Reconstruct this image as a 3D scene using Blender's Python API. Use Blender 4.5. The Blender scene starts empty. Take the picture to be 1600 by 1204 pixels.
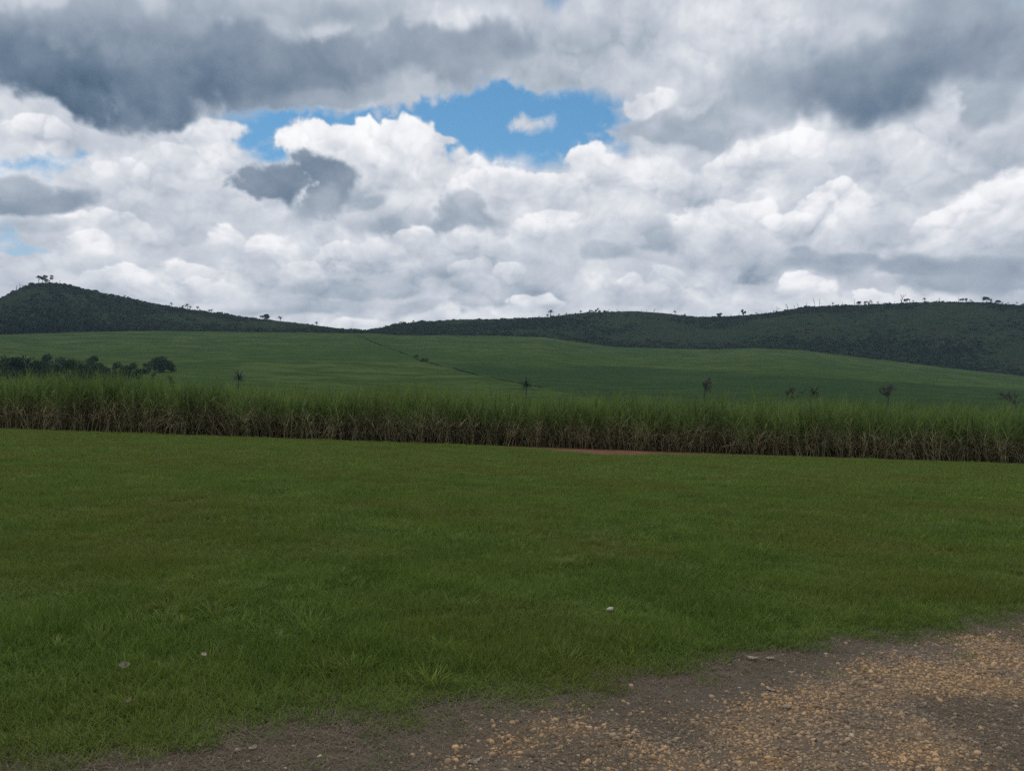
import bpy, math, random
import numpy as np
from math import radians as R

random.seed(7)
RNG = np.random.default_rng(5)
SC = bpy.context.scene
COL = SC.collection

# ================================================================ camera
EYE = 1.6                      # a person's eye height over the gravel
F = 1209.0                     # focal length in photo pixels (1600 wide)
HOR = 650.0                    # eye-level row in the photo
cam = bpy.data.cameras.new('camera'); camo = bpy.data.objects.new('camera', cam); COL.objects.link(camo)
camo.location = (0, 0, EYE); camo.rotation_euler = (R(90), 0, 0)
cam.sensor_fit = 'HORIZONTAL'; cam.sensor_width = 36.0; cam.lens = 36.0*F/1600
cam.shift_y = (HOR-602)/1600
cam.clip_start = 0.05; cam.clip_end = 20000
SC.camera = camo

# ================================================================ light
SUN_EL, SUN_AZ = 62.0, -25.0   # high, a little left of straight ahead, veiled by cloud
sun = bpy.data.lights.new('sun', 'SUN'); suno = bpy.data.objects.new('sun', sun); COL.objects.link(suno)
sun.energy = 1.2; sun.angle = R(25); sun.color = (1.0, 0.95, 0.88)
suno.rotation_euler = (R(90-SUN_EL), 0, R(180-SUN_AZ)); suno.location = (0, 0, 400)
SC.view_settings.view_transform = 'Standard'; SC.view_settings.look = 'None'
SC.view_settings.gamma = 1.0; SC.view_settings.use_curve_mapping = False
SC.view_settings.exposure = 0.0
SC.cycles.max_bounces = 5; SC.cycles.diffuse_bounces = 2; SC.cycles.transmission_bounces = 3
SC.cycles.volume_bounces = 0; SC.cycles.transparent_max_bounces = 4
SC.cycles.use_denoising = False

# ---------------------------------------------------------------- sky: procedural cloud cover
_rng = np.random.default_rng(11)
_PERM = _rng.permutation(512).astype(np.int32)
_GA = _rng.uniform(0, 2*np.pi, 512)
_GX = np.cos(_GA).astype(np.float32); _GY = np.sin(_GA).astype(np.float32)

def perlin(x, y, seed=0, px=0):
    """2-D gradient noise, periodic in x with px cells (0 = 512)."""
    xi = np.floor(x); yi = np.floor(y)
    xf = (x-xi).astype(np.float32); yf = (y-yi).astype(np.float32)
    xi = xi.astype(np.int32); yi = yi.astype(np.int32)
    x0 = xi % px if px else xi; x1 = (xi+1) % px if px else xi+1
    u = xf*xf*xf*(xf*(xf*6-15)+10); v = yf*yf*yf*(yf*(yf*6-15)+10)
    def g(a, b, fx, fy):
        h = _PERM[(_PERM[(a+seed*37) & 511]+b) & 511]
        return _GX[h]*fx+_GY[h]*fy
    n00 = g(x0, yi, xf, yf); n10 = g(x1, yi, xf-1, yf)
    n01 = g(x0, yi+1, xf, yf-1); n11 = g(x1, yi+1, xf-1, yf-1)
    a = n00+u*(n10-n00); b = n01+u*(n11-n01)
    return (a+v*(b-a))*1.5

def fbm(x, y, p, octv, seed, gain=0.5, bill=False):
    t = 0; amp = 1; s = 0
    for o in range(octv):
        n = perlin(x*2**o, y*2**o+o*17.3, seed+o, p*2**o)
        t = t+amp*((np.abs(n)*2-0.55) if bill else n); s += amp; amp *= gain
    return t/s

def puffs(x, y, seed, px):
    """height of rounded lumps, one per jittered cell (the smooth maximum of half spheres)"""
    xi = np.floor(x).astype(np.int32); yi = np.floor(y).astype(np.int32)
    best = np.zeros(x.shape, np.float32)
    for j in (-1, 0, 1):
        for i in (-1, 0, 1):
            a = (xi+i) % px; b = yi+j
            h = _PERM[(_PERM[(a+seed*53) & 511]+b) & 511]
            jx = (h*0.6180339) % 1.; jy = (h*0.7548777) % 1.; r = .62+.4*((h*0.5698403) % 1.)
            dx = xi+i+.15+.7*jx-x; dy = b+.15+.7*jy-y
            q = 1-(dx*dx+dy*dy)/(r*r)
            best = np.maximum(best, np.where(q > 0, np.sqrt(np.maximum(q, 0))*r, 0))
    return best.astype(np.float32)

def heap(x, y, p, octv, seed, gain=.5):
    """cauliflower: lumps carrying smaller lumps"""
    t = 0; amp = 1; s = 0
    for o in range(octv):
        k = 2**o
        t = t+amp*(puffs(x*k, y*k+o*9.7, seed+o, p*k)-.55); s += amp; amp *= gain
    return t/s

def sstep(a, b, x):
    t = np.clip((x-a)/(b-a), 0, 1)
    return t*t*(3-2*t)

# cloud masses, far to near: azimuth and height as tangent-plane units of the lens
# (u, v, half width, half height, tilt deg, tone at top, tone at foot, edge softness, raggedness)
CLOUDS = [
 # far bank low over the hills
 (150,330,330,110,0,.88,.80,.8,.5),(620,330,330,90,0,.86,.80,.8,.5),(1000,300,330,80,0,.86,.80,.7,.4),
 (1400,270,320,90,0,.86,.80,.7,.4),(250,440,420,80,0,.86,.78,.9,.4),(760,440,460,90,0,.85,.80,.9,.4),
 (1300,430,420,90,0,.84,.80,.9,.4),(800,510,900,50,0,.84,.84,.9,.2),
 # hazy blue-grey windows between the banks
 (255,395,70,45,0,.76,.77,.9,.4),(1115,275,60,45,10,.77,.75,.9,.3),(1345,438,55,30,0,.74,.76,.8,.4),(1000,350,120,40,-10,.77,.78,.9,.4),
 (870,420,110,45,0,.78,.79,.9,.4),
 # white cumulus, left
 (60,215,90,50,0,.85,.76,.5,.6),(20,170,70,25,0,.84,.78,.5,.6),
 (250,265,170,60,-6,.90,.78,.5,.6),(315,205,74,24,0,.91,.82,.35,.8),(330,268,100,30,0,.90,.80,.5,.6),
 (300,330,180,50,0,.80,.76,.8,.5),
 (150,365,82,36,-10,.93,.78,.35,.6),(215,355,50,28,10,.91,.80,.35,.6),(140,405,90,32,0,.82,.79,.7,.4),
 (60,360,40,22,0,.85,.80,.5,.6),(30,410,90,26,0,.85,.78,.6,.5),
 # great tower
 (560,255,140,70,8,.95,.80,.3,.55),(480,290,90,42,0,.93,.80,.35,.55),(700,290,190,66,12,.90,.80,.4,.5),
 (555,215,60,44,0,.99,.86,.18,.5),(525,228,60,36,0,.98,.85,.18,.5),(630,212,45,44,0,.99,.87,.18,.5),(655,210,50,26,15,.95,.85,.3,.7),
 (690,210,30,10,20,.90,.84,.5,1.0),(510,252,56,26,-20,.97,.84,.2,.5),(600,250,120,50,0,.92,.82,.5,.4),
 (850,306,150,44,0,.92,.82,.4,.5),(800,280,60,20,0,.94,.84,.35,.6),(918,240,46,15,-8,.93,.86,.35,.9),(980,268,120,34,8,.90,.83,.45,.6),
 (816,190,44,17,-14,.82,.78,1.3,1.5),(742,250,12,8,-30,.9,.8,.5,1.0),(900,330,240,40,-14,.86,.79,.8,.4),
 (560,330,260,36,0,.84,.76,.8,.4),(640,345,150,26,0,.74,.68,.8,.5),(760,310,120,40,0,.86,.8,.7,.4),
 # banks right
 (1250,225,150,50,-14,.90,.82,.5,.5),(1380,215,110,40,-24,.90,.80,.5,.5),(1500,195,90,70,-45,.88,.80,.45,.6),
 (1180,300,140,55,-10,.87,.80,.7,.4),(1480,250,170,48,-10,.84,.80,.7,.5),(1570,230,70,60,0,.74,.70,.8,.5),(1500,285,90,25,-12,.72,.72,.8,.6),
 (1320,308,68,30,0,.95,.85,.28,.5),(1300,345,90,44,-30,.92,.80,.4,.5),(1240,390,110,44,-20,.90,.68,.4,.6),(1390,360,110,40,0,.82,.76,.7,.4),
 (1530,340,110,50,-18,.93,.82,.4,.5),(1590,310,60,60,0,.95,.84,.4,.5),(1480,375,120,36,-10,.86,.77,.6,.4),
 (1110,362,90,45,0,.92,.70,.4,.6),(1130,400,100,30,0,.76,.72,.8,.5),(1280,412,120,20,0,.70,.68,.7,.5),(1060,440,60,26,0,.87,.76,.6,.6),
 # middle low banks
 (520,390,150,44,0,.86,.78,.7,.5),(610,412,80,32,0,.88,.68,.45,.6),(690,395,130,36,0,.86,.70,.5,.6),(440,420,90,34,0,.86,.78,.6,.6),
 (560,448,120,24,0,.76,.64,.5,.6),(480,478,150,20,0,.70,.68,.6,.5),(300,428,52,30,0,.90,.80,.4,.6),(185,432,80,18,0,.89,.82,.5,.5),
 (760,448,80,38,0,.84,.62,.35,.6),(830,460,70,20,0,.78,.66,.5,.6),(800,422,26,18,0,.88,.80,.4,.6),(650,480,60,14,-12,.76,.74,.6,.6),
 (340,455,90,24,0,.86,.80,.6,.5),(400,470,110,16,0,.78,.77,.8,.3),(1020,450,80,34,0,.90,.70,.45,.6),(960,470,60,12,0,.77,.76,.7,.5),
 (1290,470,100,18,0,.87,.84,.6,.4),(1370,475,38,20,0,.92,.86,.35,.5),(1440,468,50,26,0,.91,.86,.4,.4),(1150,462,110,16,0,.82,.82,.8,.4),
 (540,508,90,12,0,.88,.88,.7,.4),(760,495,120,10,0,.86,.84,.7,.4),
 # crisp heaps standing in the banks
 (110,352,44,34,0,0.98,0.76,0.16,0.55),(165,345,46,32,0,0.99,0.78,0.16,0.55),(215,350,34,30,0,0.97,0.78,0.18,0.55),(130,385,56,26,0,0.94,0.78,0.20,0.50),(190,430,48,20,0,0.96,0.80,0.18,0.50),(150,436,34,16,0,0.95,0.80,0.18,0.50),(300,425,36,24,0,0.97,0.78,0.17,0.50),(330,450,50,20,0,0.93,0.78,0.20,0.50),(345,378,44,26,0,0.93,0.78,0.22,0.50),(425,392,46,26,0,0.94,0.78,0.22,0.50),(470,425,40,22,0,0.94,0.76,0.20,0.50),(530,400,44,30,0,0.95,0.76,0.20,0.50),(600,392,40,24,0,0.93,0.74,0.20,0.50),(640,372,44,24,0,0.93,0.76,0.22,0.50),(790,420,26,20,0,0.95,0.78,0.18,0.50),(735,415,34,22,0,0.92,0.74,0.22,0.50),(850,350,70,22,-8,0.93,0.80,0.25,0.50),(840,472,48,11,0,0.94,0.84,0.20,0.50),(1035,428,34,24,0,0.96,0.76,0.18,0.50),(985,440,22,16,-20,0.96,0.80,0.20,0.50),(1100,350,60,34,0,0.95,0.76,0.20,0.50),(1160,335,50,30,0,0.94,0.78,0.22,0.50),(1310,302,52,26,0,0.99,0.82,0.16,0.50),(1275,330,46,26,-20,0.97,0.80,0.18,0.50),(1235,365,50,28,-20,0.95,0.76,0.20,0.50),(1150,250,60,26,-25,0.96,0.82,0.22,0.50),(1240,222,50,20,-15,0.97,0.82,0.20,0.50),(1370,212,46,20,-25,0.96,0.82,0.22,0.50),(1520,340,56,32,-15,0.97,0.80,0.18,0.50),(1575,312,50,36,0,0.98,0.82,0.18,0.50),(1460,355,44,24,-15,0.94,0.80,0.22,0.50),(1270,448,50,22,0,0.95,0.84,0.20,0.50),(1370,466,30,20,0,0.97,0.86,0.16,0.50),(1425,458,36,22,0,0.97,0.86,0.16,0.50),(560,505,60,12,0,0.94,0.88,0.25,0.40),(1590,455,30,18,0,0.94,0.82,0.20,0.50),(60,205,60,26,0,0.93,0.80,0.22,0.60),(250,235,60,26,0,0.94,0.82,0.22,0.60),(200,270,60,28,0,0.93,0.80,0.24,0.60),(330,275,60,24,0,0.92,0.80,0.24,0.60),(870,285,60,24,0,0.94,0.82,0.22,0.60),(760,290,60,24,0,0.95,0.82,0.22,0.60),
 # dark low scud
 (1500,430,160,34,0,.66,.62,.7,.5),(1420,408,110,18,6,.65,.62,.7,.5),(1560,410,90,24,0,.66,.64,.7,.5),(1330,400,70,14,0,.68,.66,.7,.5),
 (425,285,66,32,0,.62,.50,.5,.9),(480,272,66,36,0,.58,.52,.5,.9),(510,295,60,40,20,.56,.58,.6,.9),(490,318,60,26,0,.62,.66,.9,.8),
 (575,312,34,16,-20,.68,.66,.7,.9),(722,325,46,28,0,.74,.66,.5,.8),(740,345,62,26,0,.68,.63,.6,.8),(700,348,36,16,0,.66,.66,.5,.6),
 (955,388,50,18,-6,.70,.66,.7,.9),(1026,366,30,26,0,.74,.66,.7,.9),(60,308,95,24,-4,.66,.60,.5,.7),(30,290,60,18,0,.70,.66,.6,.7),(60,345,80,16,0,.74,.72,.8,.6),
 (1250,395,50,12,0,.68,.70,.8,.6),
 # overhead bases: right
 (1060,130,110,130,20,.86,.86,.7,.4),(1180,40,200,70,0,.86,.82,.7,.5),(960,60,170,110,0,.76,.74,.8,.4),(1120,190,150,44,-6,.74,.68,.55,.5),(1040,205,90,22,6,.70,.66,.5,.6),
 (1010,155,50,26,-20,.93,.84,.35,.7),(1150,165,60,22,20,.80,.78,.9,.4),
 (1270,120,250,80,-4,.66,.58,.9,.35),(1420,105,240,90,-22,.60,.51,.9,.3),(1560,60,180,110,-10,.60,.57,.7,.3),(1390,140,160,40,-14,.52,.47,1.0,.25),
 (1480,20,220,60,0,.66,.62,.9,.3),(1250,60,110,36,-20,.76,.72,.8,.5),(1540,160,60,36,-30,.66,.66,.7,.5),
 # overhead bases: left and centre
 (790,66,200,62,6,.74,.66,.55,.5),(860,104,110,32,0,.74,.70,.5,.7),(660,80,160,66,0,.66,.63,.5,.6),(610,128,100,34,0,.70,.74,.5,.8),(450,110,180,62,0,.62,.60,.5,.6),(480,138,140,20,0,.64,.66,.6,.7),
 (690,25,150,30,0,.84,.80,.9,.5),(760,60,90,34,0,.62,.60,.8,.5),(560,85,130,40,0,.60,.57,.8,.5),(400,80,150,60,0,.55,.52,.8,.4),
 (180,90,330,100,6,.58,.52,.5,.35),(120,140,150,52,18,.46,.42,.5,.35),(60,90,140,60,20,.54,.46,.7,.3),(230,150,80,44,20,.50,.46,.5,.5),(200,180,40,26,10,.52,.54,.7,.6),
 (330,120,150,44,0,.50,.50,.7,.4),(200,20,320,48,0,.66,.62,.9,.4),(480,15,240,36,0,.70,.66,.9,.4),(190,55,120,40,0,.62,.60,.9,.4),
]
# openings where the blue shows (u, v, half width, half height, tilt)
GAPS = [(790,190,185,92,0),(690,185,120,45,0),(420,205,104,60,0),(905,190,100,78,0),(500,175,110,30,0),(940,140,56,24,0),(745,135,50,36,0),
        (75,252,70,22,-8),(15,365,50,60,0),(10,265,40,16,-10),(60,340,40,16,0),(35,390,60,22,10),(820,365,40,8,-6),(1340,445,40,20,0)]

def _lin(c):
    c = np.asarray(c)/255.
    return np.where(c < .04045, c/12.92, ((c+.055)/1.055)**2.4)
TONE_X = [0.3,0.42,0.50,0.60,0.70,0.80,0.88,0.95,1.02]
TONE_RGB = np.stack([_lin([57,79,105,139,171,202,223,243,254]), _lin([76,100,123,152,181,207,226,243,254]), _lin([98,121,143,168,193,216,231,246,255])], -1)      # dark base ... sunlit top

def clouds(az, el):
    """tone (dark base to sunlit top) and cover of the clouds for arrays of azimuth / elevation in radians"""
    az = az.astype(np.float32); el = el.astype(np.float32)
    P = 40
    X = (az/(2*np.pi)+.5)*P                        # 9 degree cells
    Y = np.sign(el)*np.log1p(np.abs(el)*1.8)*5.2
    w1x = fbm(X*2, Y*2, P*2, 4, 3, .55); w1y = fbm(X*2, Y*2, P*2, 4, 9, .55)
    Xw = X+w1x*.16; Yw = Y+w1y*.13
    F = fbm(X*4+w1x*.3, Y*5+w1y*.3, P*4, 6, 40, .6)              # wisps
    Xp = Xw+F*.03; Yp = Yw+F*.03
    B = heap(Xp*2, Yp*2.3, P*2, 5, 21, .52)                # billows
    big = fbm(X, Y*1.3, P, 3, 60)
    mid = fbm(X*2.3+w1y*.3, Y*3+w1x*.3, 92, 4, 70, .5)
    # light from high up: brighter where the lumps fall away upwards
    S = B-heap(Xp*2-.03, (Yp+.10)*2.3, P*2, 4, 21, .52)
    S2 = B-heap(Xp*2-.01, (Yp+.03)*2.3, P*2, 5, 21, .52)
    front = np.abs(az) < math_rad(56)
    azc = np.clip(az, -math_rad(56), math_rad(56)); elc = np.clip(el, -.2, 1.2)
    u = 800+1209*np.tan(azc); v = 650-1209*np.tan(elc)/np.cos(azc)
    near = np.clip((650-v)/650, .12, 1.3)              # things overhead are nearer: broader detail
    wu = w1x*60*near**.5+F*22*near**.5; wv = w1y*44*near**.5-B*26*near**.5+mid*14
    # general cover
    tone = .80+.10*big+.06*mid+.10*S
    tone = tone-.16*sstep(.30, .75, np.sin(np.clip(el, 0, 1.57)))*sstep(-.25, .35, big+.3*w1x)
    cover = sstep(-.46, -.22, big+.35*B+.1)
    cover = np.where(el < .35, np.maximum(cover, .97), cover)
    inside = front & (v > -260) & (u > -320) & (u < 1920)
    for (gu, gv, ru, rv, t) in GAPS:
        c, s = np.cos(math_rad(t)), np.sin(math_rad(t))
        a = (u+wu-gu)*c+(v+wv-gv)*s; b = -(u+wu-gu)*s+(v+wv-gv)*c
        e = 1-np.sqrt((a/ru)**2+(b/rv)**2)+.5*F
        cover = np.where(inside, cover*(1-sstep(-.05, .35, e)), cover)
    for i, (cu, cv, ru, rv, t, lt, lb, soft, rag) in enumerate(CLOUDS):
        m = inside & (np.abs(u-cu) < ru*1.9+90) & (np.abs(v-cv) < max(rv, ru*abs(np.sin(math_rad(t))))*1.9+90)
        if not m.any(): continue
        ys, xs = np.where(m); sl = (slice(ys.min(), ys.max()+1), slice(xs.min(), xs.max()+1))
        c, s = np.cos(math_rad(t)), np.sin(math_rad(t))
        sc = min(1., (rv/40.))**.5
        du = u[sl]+wu[sl]*sc-cu; dv = v[sl]+wv[sl]*sc-cv
        a = du*c+dv*s; b = -du*s+dv*c
        e = 1-np.sqrt((a/ru)**2+(b/rv)**2)
        e = e+rag*(.75*F[sl]+.45*B[sl]+.3*mid[sl])
        al = sstep(0, .06+soft*.8, e)
        h = np.clip(.5-(v[sl]-cv)/(2*rv), -.2, 1.2)
        if soft > .6: al = al*.85
        if soft < .3 and lt > .9: al = al*sstep(-.05, .5, h)       # heaps melt into the bank below
        bright = sstep(.62, .9, lt)
        tn = lb+(lt-lb)*h+(.04+.24*bright)*S[sl]+(.01+.16*bright)*S2[sl]+.08*bright*B[sl]+(.06-.02*bright)*F[sl]+(.08+.08*bright)*mid[sl]
        tone[sl] = tone[sl]*(1-al)+tn*al
        cover[sl] = 1-(1-cover[sl])*(1-np.clip(al*1.25, 0, 1))
    # far clouds sink into pale air
    hz = np.exp(-np.clip(el, 0, 2)/.06)*.22
    tone = tone*(1-hz)+.83*hz
    return np.clip(tone, .36, 1.02), np.clip(cover, 0, 1)

def math_rad(d): return d*np.pi/180

def build_world():
    W, H = 4800, 2400
    img = bpy.data.images.new('cloud_cover', W, H, alpha=True, float_buffer=True)
    img.colorspace_settings.name = 'Non-Color'; img.alpha_mode = 'CHANNEL_PACKED'
    buf = np.zeros((H, W, 4), np.float32)
    def az_of(cols): return ((cols+.5)/W-.25)*2*np.pi
    cols = az_of(np.arange(W)); cols = np.where(cols > np.pi, cols-2*np.pi, cols)
    els = ((np.arange(H)+.5)/H-.5)*np.pi
    # whole dome, coarse; then the stretch around the lens again, fine
    st = 4
    r0 = int(H*.5-H*3/180)
    A, E = np.meshgrid(cols[::st], els[r0::st])
    c, a = clouds(A, E)
    low = np.stack([(c-.3)/.72, a, a*0, a*0+1], -1).astype(np.float32)
    low = np.repeat(np.repeat(low, st, 0), st, 1)[:H-r0, :W]
    buf[r0:] = low
    buf[:r0] = (.4, 1, 0, 1)
    i0, i1 = int(W*(.25-46/360)), int(W*(.25+46/360))
    j0, j1 = int(H*(.5-2/180)), int(H*(.5+40/180))
    A, E = np.meshgrid(cols[i0:i1], els[j0:j1])
    c, a = clouds(A, E)
    buf[j0:j1, i0:i1, 0] = (c-.3)/.72; buf[j0:j1, i0:i1, 1] = a
    img.pixels.foreach_set(buf.ravel()); img.update()
    w = bpy.data.worlds.new('World'); SC.world = w; w.use_nodes = True
    nt = w.node_tree; nt.nodes.clear()
    out = nt.nodes.new('ShaderNodeOutputWorld')
    sky = nt.nodes.new('ShaderNodeTexSky'); sky.sky_type = 'NISHITA'; sky.sun_disc = False
    sky.sun_elevation = R(SUN_EL); sky.sun_rotation = R(SUN_AZ); sky.altitude = 900; sky.air_density = 1.0; sky.dust_density = .1; sky.ozone_density = .5
    b1 = nt.nodes.new('ShaderNodeBackground'); b1.inputs[1].default_value = 0.11
    b2 = nt.nodes.new('ShaderNodeBackground'); b2.inputs[1].default_value = 1.04
    env = nt.nodes.new('ShaderNodeTexEnvironment'); env.image = img
    mx = nt.nodes.new('ShaderNodeMixShader')
    L = nt.links.new
    hs = nt.nodes.new('ShaderNodeHueSaturation'); hs.inputs['Saturation'].default_value = 1.25; hs.inputs['Hue'].default_value = .485
    L(sky.outputs[0], hs.inputs['Color']); L(hs.outputs[0], b1.inputs[0]); 
    sep = nt.nodes.new('ShaderNodeSeparateColor'); cr = nt.nodes.new('ShaderNodeValToRGB'); el = cr.color_ramp.elements
    while len(el) < len(TONE_X): el.new(.5)
    for e, x, c in zip(el, TONE_X, TONE_RGB): e.position = (x-.3)/.72; e.color = (*[float(q) for q in c], 1)
    L(env.outputs[0], sep.inputs[0]); L(sep.outputs[0], cr.inputs[0]); L(cr.outputs[0], b2.inputs[0]); L(sep.outputs[1], mx.inputs[0])
    L(b1.outputs[0], mx.inputs[1]); L(b2.outputs[0], mx.inputs[2]); L(mx.outputs[0], out.inputs[0])
    w.cycles.sampling_method = 'MANUAL'; w.cycles.sample_map_resolution = 512
build_world()

# ================================================================ helpers
def smooth(a, b, x):
    t = np.clip((np.asarray(x, float)-a)/(b-a), 0, 1); return t*t*(3-2*t)

def noise2(x, y, f, seed=0, o=3):
    """value of the cloud noise reused for the land"""
    x = np.asarray(x, float); y = np.asarray(y, float)
    sh = x.shape; x = np.atleast_1d(x).ravel(); y = np.atleast_1d(y).ravel()
    t = 0; a = 1
    for k in range(o):
        t = t+a*perlin(x*f*2**k+500.3, y*f*2**k+300.7+k*7, seed+k); a *= .5
    return np.asarray(t).reshape(sh) if sh else float(t[0])

def mesh_obj(name, v, faces, mat, parent=None, attrs=None, smooth_sh=False, link=True):
    """faces: list of int arrays (N,3) / (N,4) sharing the vertex array"""
    me = bpy.data.meshes.new(name)
    v = np.asarray(v, np.float32)
    loops = []; starts = []; n = 0
    for f in faces:
        f = np.asarray(f, np.int32)
        if len(f) == 0: continue
        loops.append(f.ravel()); starts.append(n+np.arange(len(f))*f.shape[1]); n += f.size
    loops = np.concatenate(loops); starts = np.concatenate(starts).astype(np.int32)
    me.vertices.add(len(v)); me.vertices.foreach_set('co', v.ravel())
    me.loops.add(len(loops)); me.loops.foreach_set('vertex_index', loops)
    me.polygons.add(len(starts)); me.polygons.foreach_set('loop_start', starts)
    me.update(calc_edges=True)
    if smooth_sh: me.polygons.foreach_set('use_smooth', np.ones(len(starts), bool))
    for k, a in (attrs or {}).items():
        at = me.attributes.new(k, 'FLOAT', 'POINT'); at.data.foreach_set('value', np.asarray(a, np.float32))
    me.materials.append(mat)
    o = bpy.data.objects.new(name, me)
    if link: COL.objects.link(o)
    if parent is not None: o.parent = parent
    return o

def tag(o, label=None, cat=None, group=None, kind=None):
    if label: o['label'] = label
    if cat: o['category'] = cat
    if group: o['group'] = group
    if kind: o['kind'] = kind
    return o

class Geo:
    """gathers pieces of one mesh"""
    def __init__(s): s.v = []; s.t = []; s.q = []; s.n = 0; s.a = []
    def add(s, v, q=None, t=None, a=0.0):
        v = np.asarray(v, float).reshape(-1, 3)
        if q is not None and len(q): s.q.append(np.asarray(q)+s.n)
        if t is not None and len(t): s.t.append(np.asarray(t)+s.n)
        s.v.append(v); s.a.append(np.broadcast_to(np.asarray(a, float), (len(v),))); s.n += len(v)
    def build(s, name, mat, parent=None, attr='tone', **k):
        f = []
        if s.q: f.append(np.concatenate(s.q))
        if s.t: f.append(np.concatenate(s.t))
        return mesh_obj(name, np.concatenate(s.v), f, mat, parent, {attr: np.concatenate(s.a)}, **k)

def strips(g, base, az, length, width, lean, curve, nseg=3, tone=0.0, twist=0.35, taper=1.3, rng=RNG):
    """n curved tapering blades: lean = angle from vertical at the foot, curve = added bend to the tip"""
    base = np.asarray(base, float); n = len(base)
    az, length, width, lean, curve = [np.broadcast_to(np.asarray(q, float), (n,)) for q in (az, length, width, lean, curve)]
    tone = np.broadcast_to(np.asarray(tone, float), (n,))
    hx, hy = np.cos(az), np.sin(az)
    tw = az+np.pi/2+rng.uniform(-twist, twist, n)
    sx, sy = np.cos(tw), np.sin(tw)
    p = base.copy(); rows = []
    for k in range(nseg+1):
        t = k/nseg
        w = width*.5*(1-t**taper)*(.75+.25*min(1, t*4))
        if k < nseg:
            rows.append(np.stack([p[:, 0]-sx*w, p[:, 1]-sy*w, p[:, 2]], -1))
            rows.append(np.stack([p[:, 0]+sx*w, p[:, 1]+sy*w, p[:, 2]], -1))
        else: rows.append(p.copy())
        th = lean+curve*(t+.5/nseg); ds = length/nseg
        p = p+np.stack([hx*np.sin(th)*ds, hy*np.sin(th)*ds, np.cos(th)*ds], -1)
    m = 2*nseg+1
    v = np.stack(rows, 1).reshape(-1, 3)
    b = (np.arange(n)*m)[:, None]
    q = np.concatenate([b+np.array([[2*k, 2*k+1, 2*k+3, 2*k+2]]) for k in range(nseg-1)]) if nseg > 1 else None
    t3 = b+np.array([[2*nseg-2, 2*nseg-1, 2*nseg]])
    g.add(v, q, t3, np.repeat(tone, m))

def tube(g, pts, rad, sides=6, tone=0.0):
    pts = np.asarray(pts, float); n = len(pts); rings = []
    for i in range(n):
        d = pts[min(i+1, n-1)]-pts[max(i-1, 0)]; d = d/np.linalg.norm(d)
        u = np.cross(d, (0.31, 0.95, 0.05)); u /= np.linalg.norm(u); w = np.cross(d, u)
        a = np.arange(sides)*2*np.pi/sides
        rings.append(pts[i]+rad[i]*(np.cos(a)[:, None]*u+np.sin(a)[:, None]*w))
    q = []
    for i in range(n-1):
        for k in range(sides):
            q.append([i*sides+k, i*sides+(k+1) % sides, (i+1)*sides+(k+1) % sides, (i+1)*sides+k])
    g.add(np.concatenate(rings), q, None, tone)

def leaves(g, centre, radius, n, size, rng, flat=1.0):
    """leaf-sized faces through an ellipsoid, denser toward its skin"""
    d = rng.normal(size=(n, 3)); d /= np.linalg.norm(d, axis=1)[:, None]
    r = rng.uniform(.25, 1, n)**.5
    c = np.asarray(centre)+d*r[:, None]*np.asarray(radius)
    a = rng.normal(size=(n, 3)); a /= np.linalg.norm(a, axis=1)[:, None]
    b = np.cross(a, rng.normal(size=(n, 3))); b /= np.linalg.norm(b, axis=1)[:, None]
    s = size*rng.uniform(.6, 1.4, n)[:, None]
    v = np.stack([c-a*s, c+b*s*.55, c+a*s, c-b*s*.55], 1).reshape(-1, 3)
    g.add(v, np.arange(n*4).reshape(n, 4), None, np.repeat(rng.uniform(0, 1, n), 4))

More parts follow.
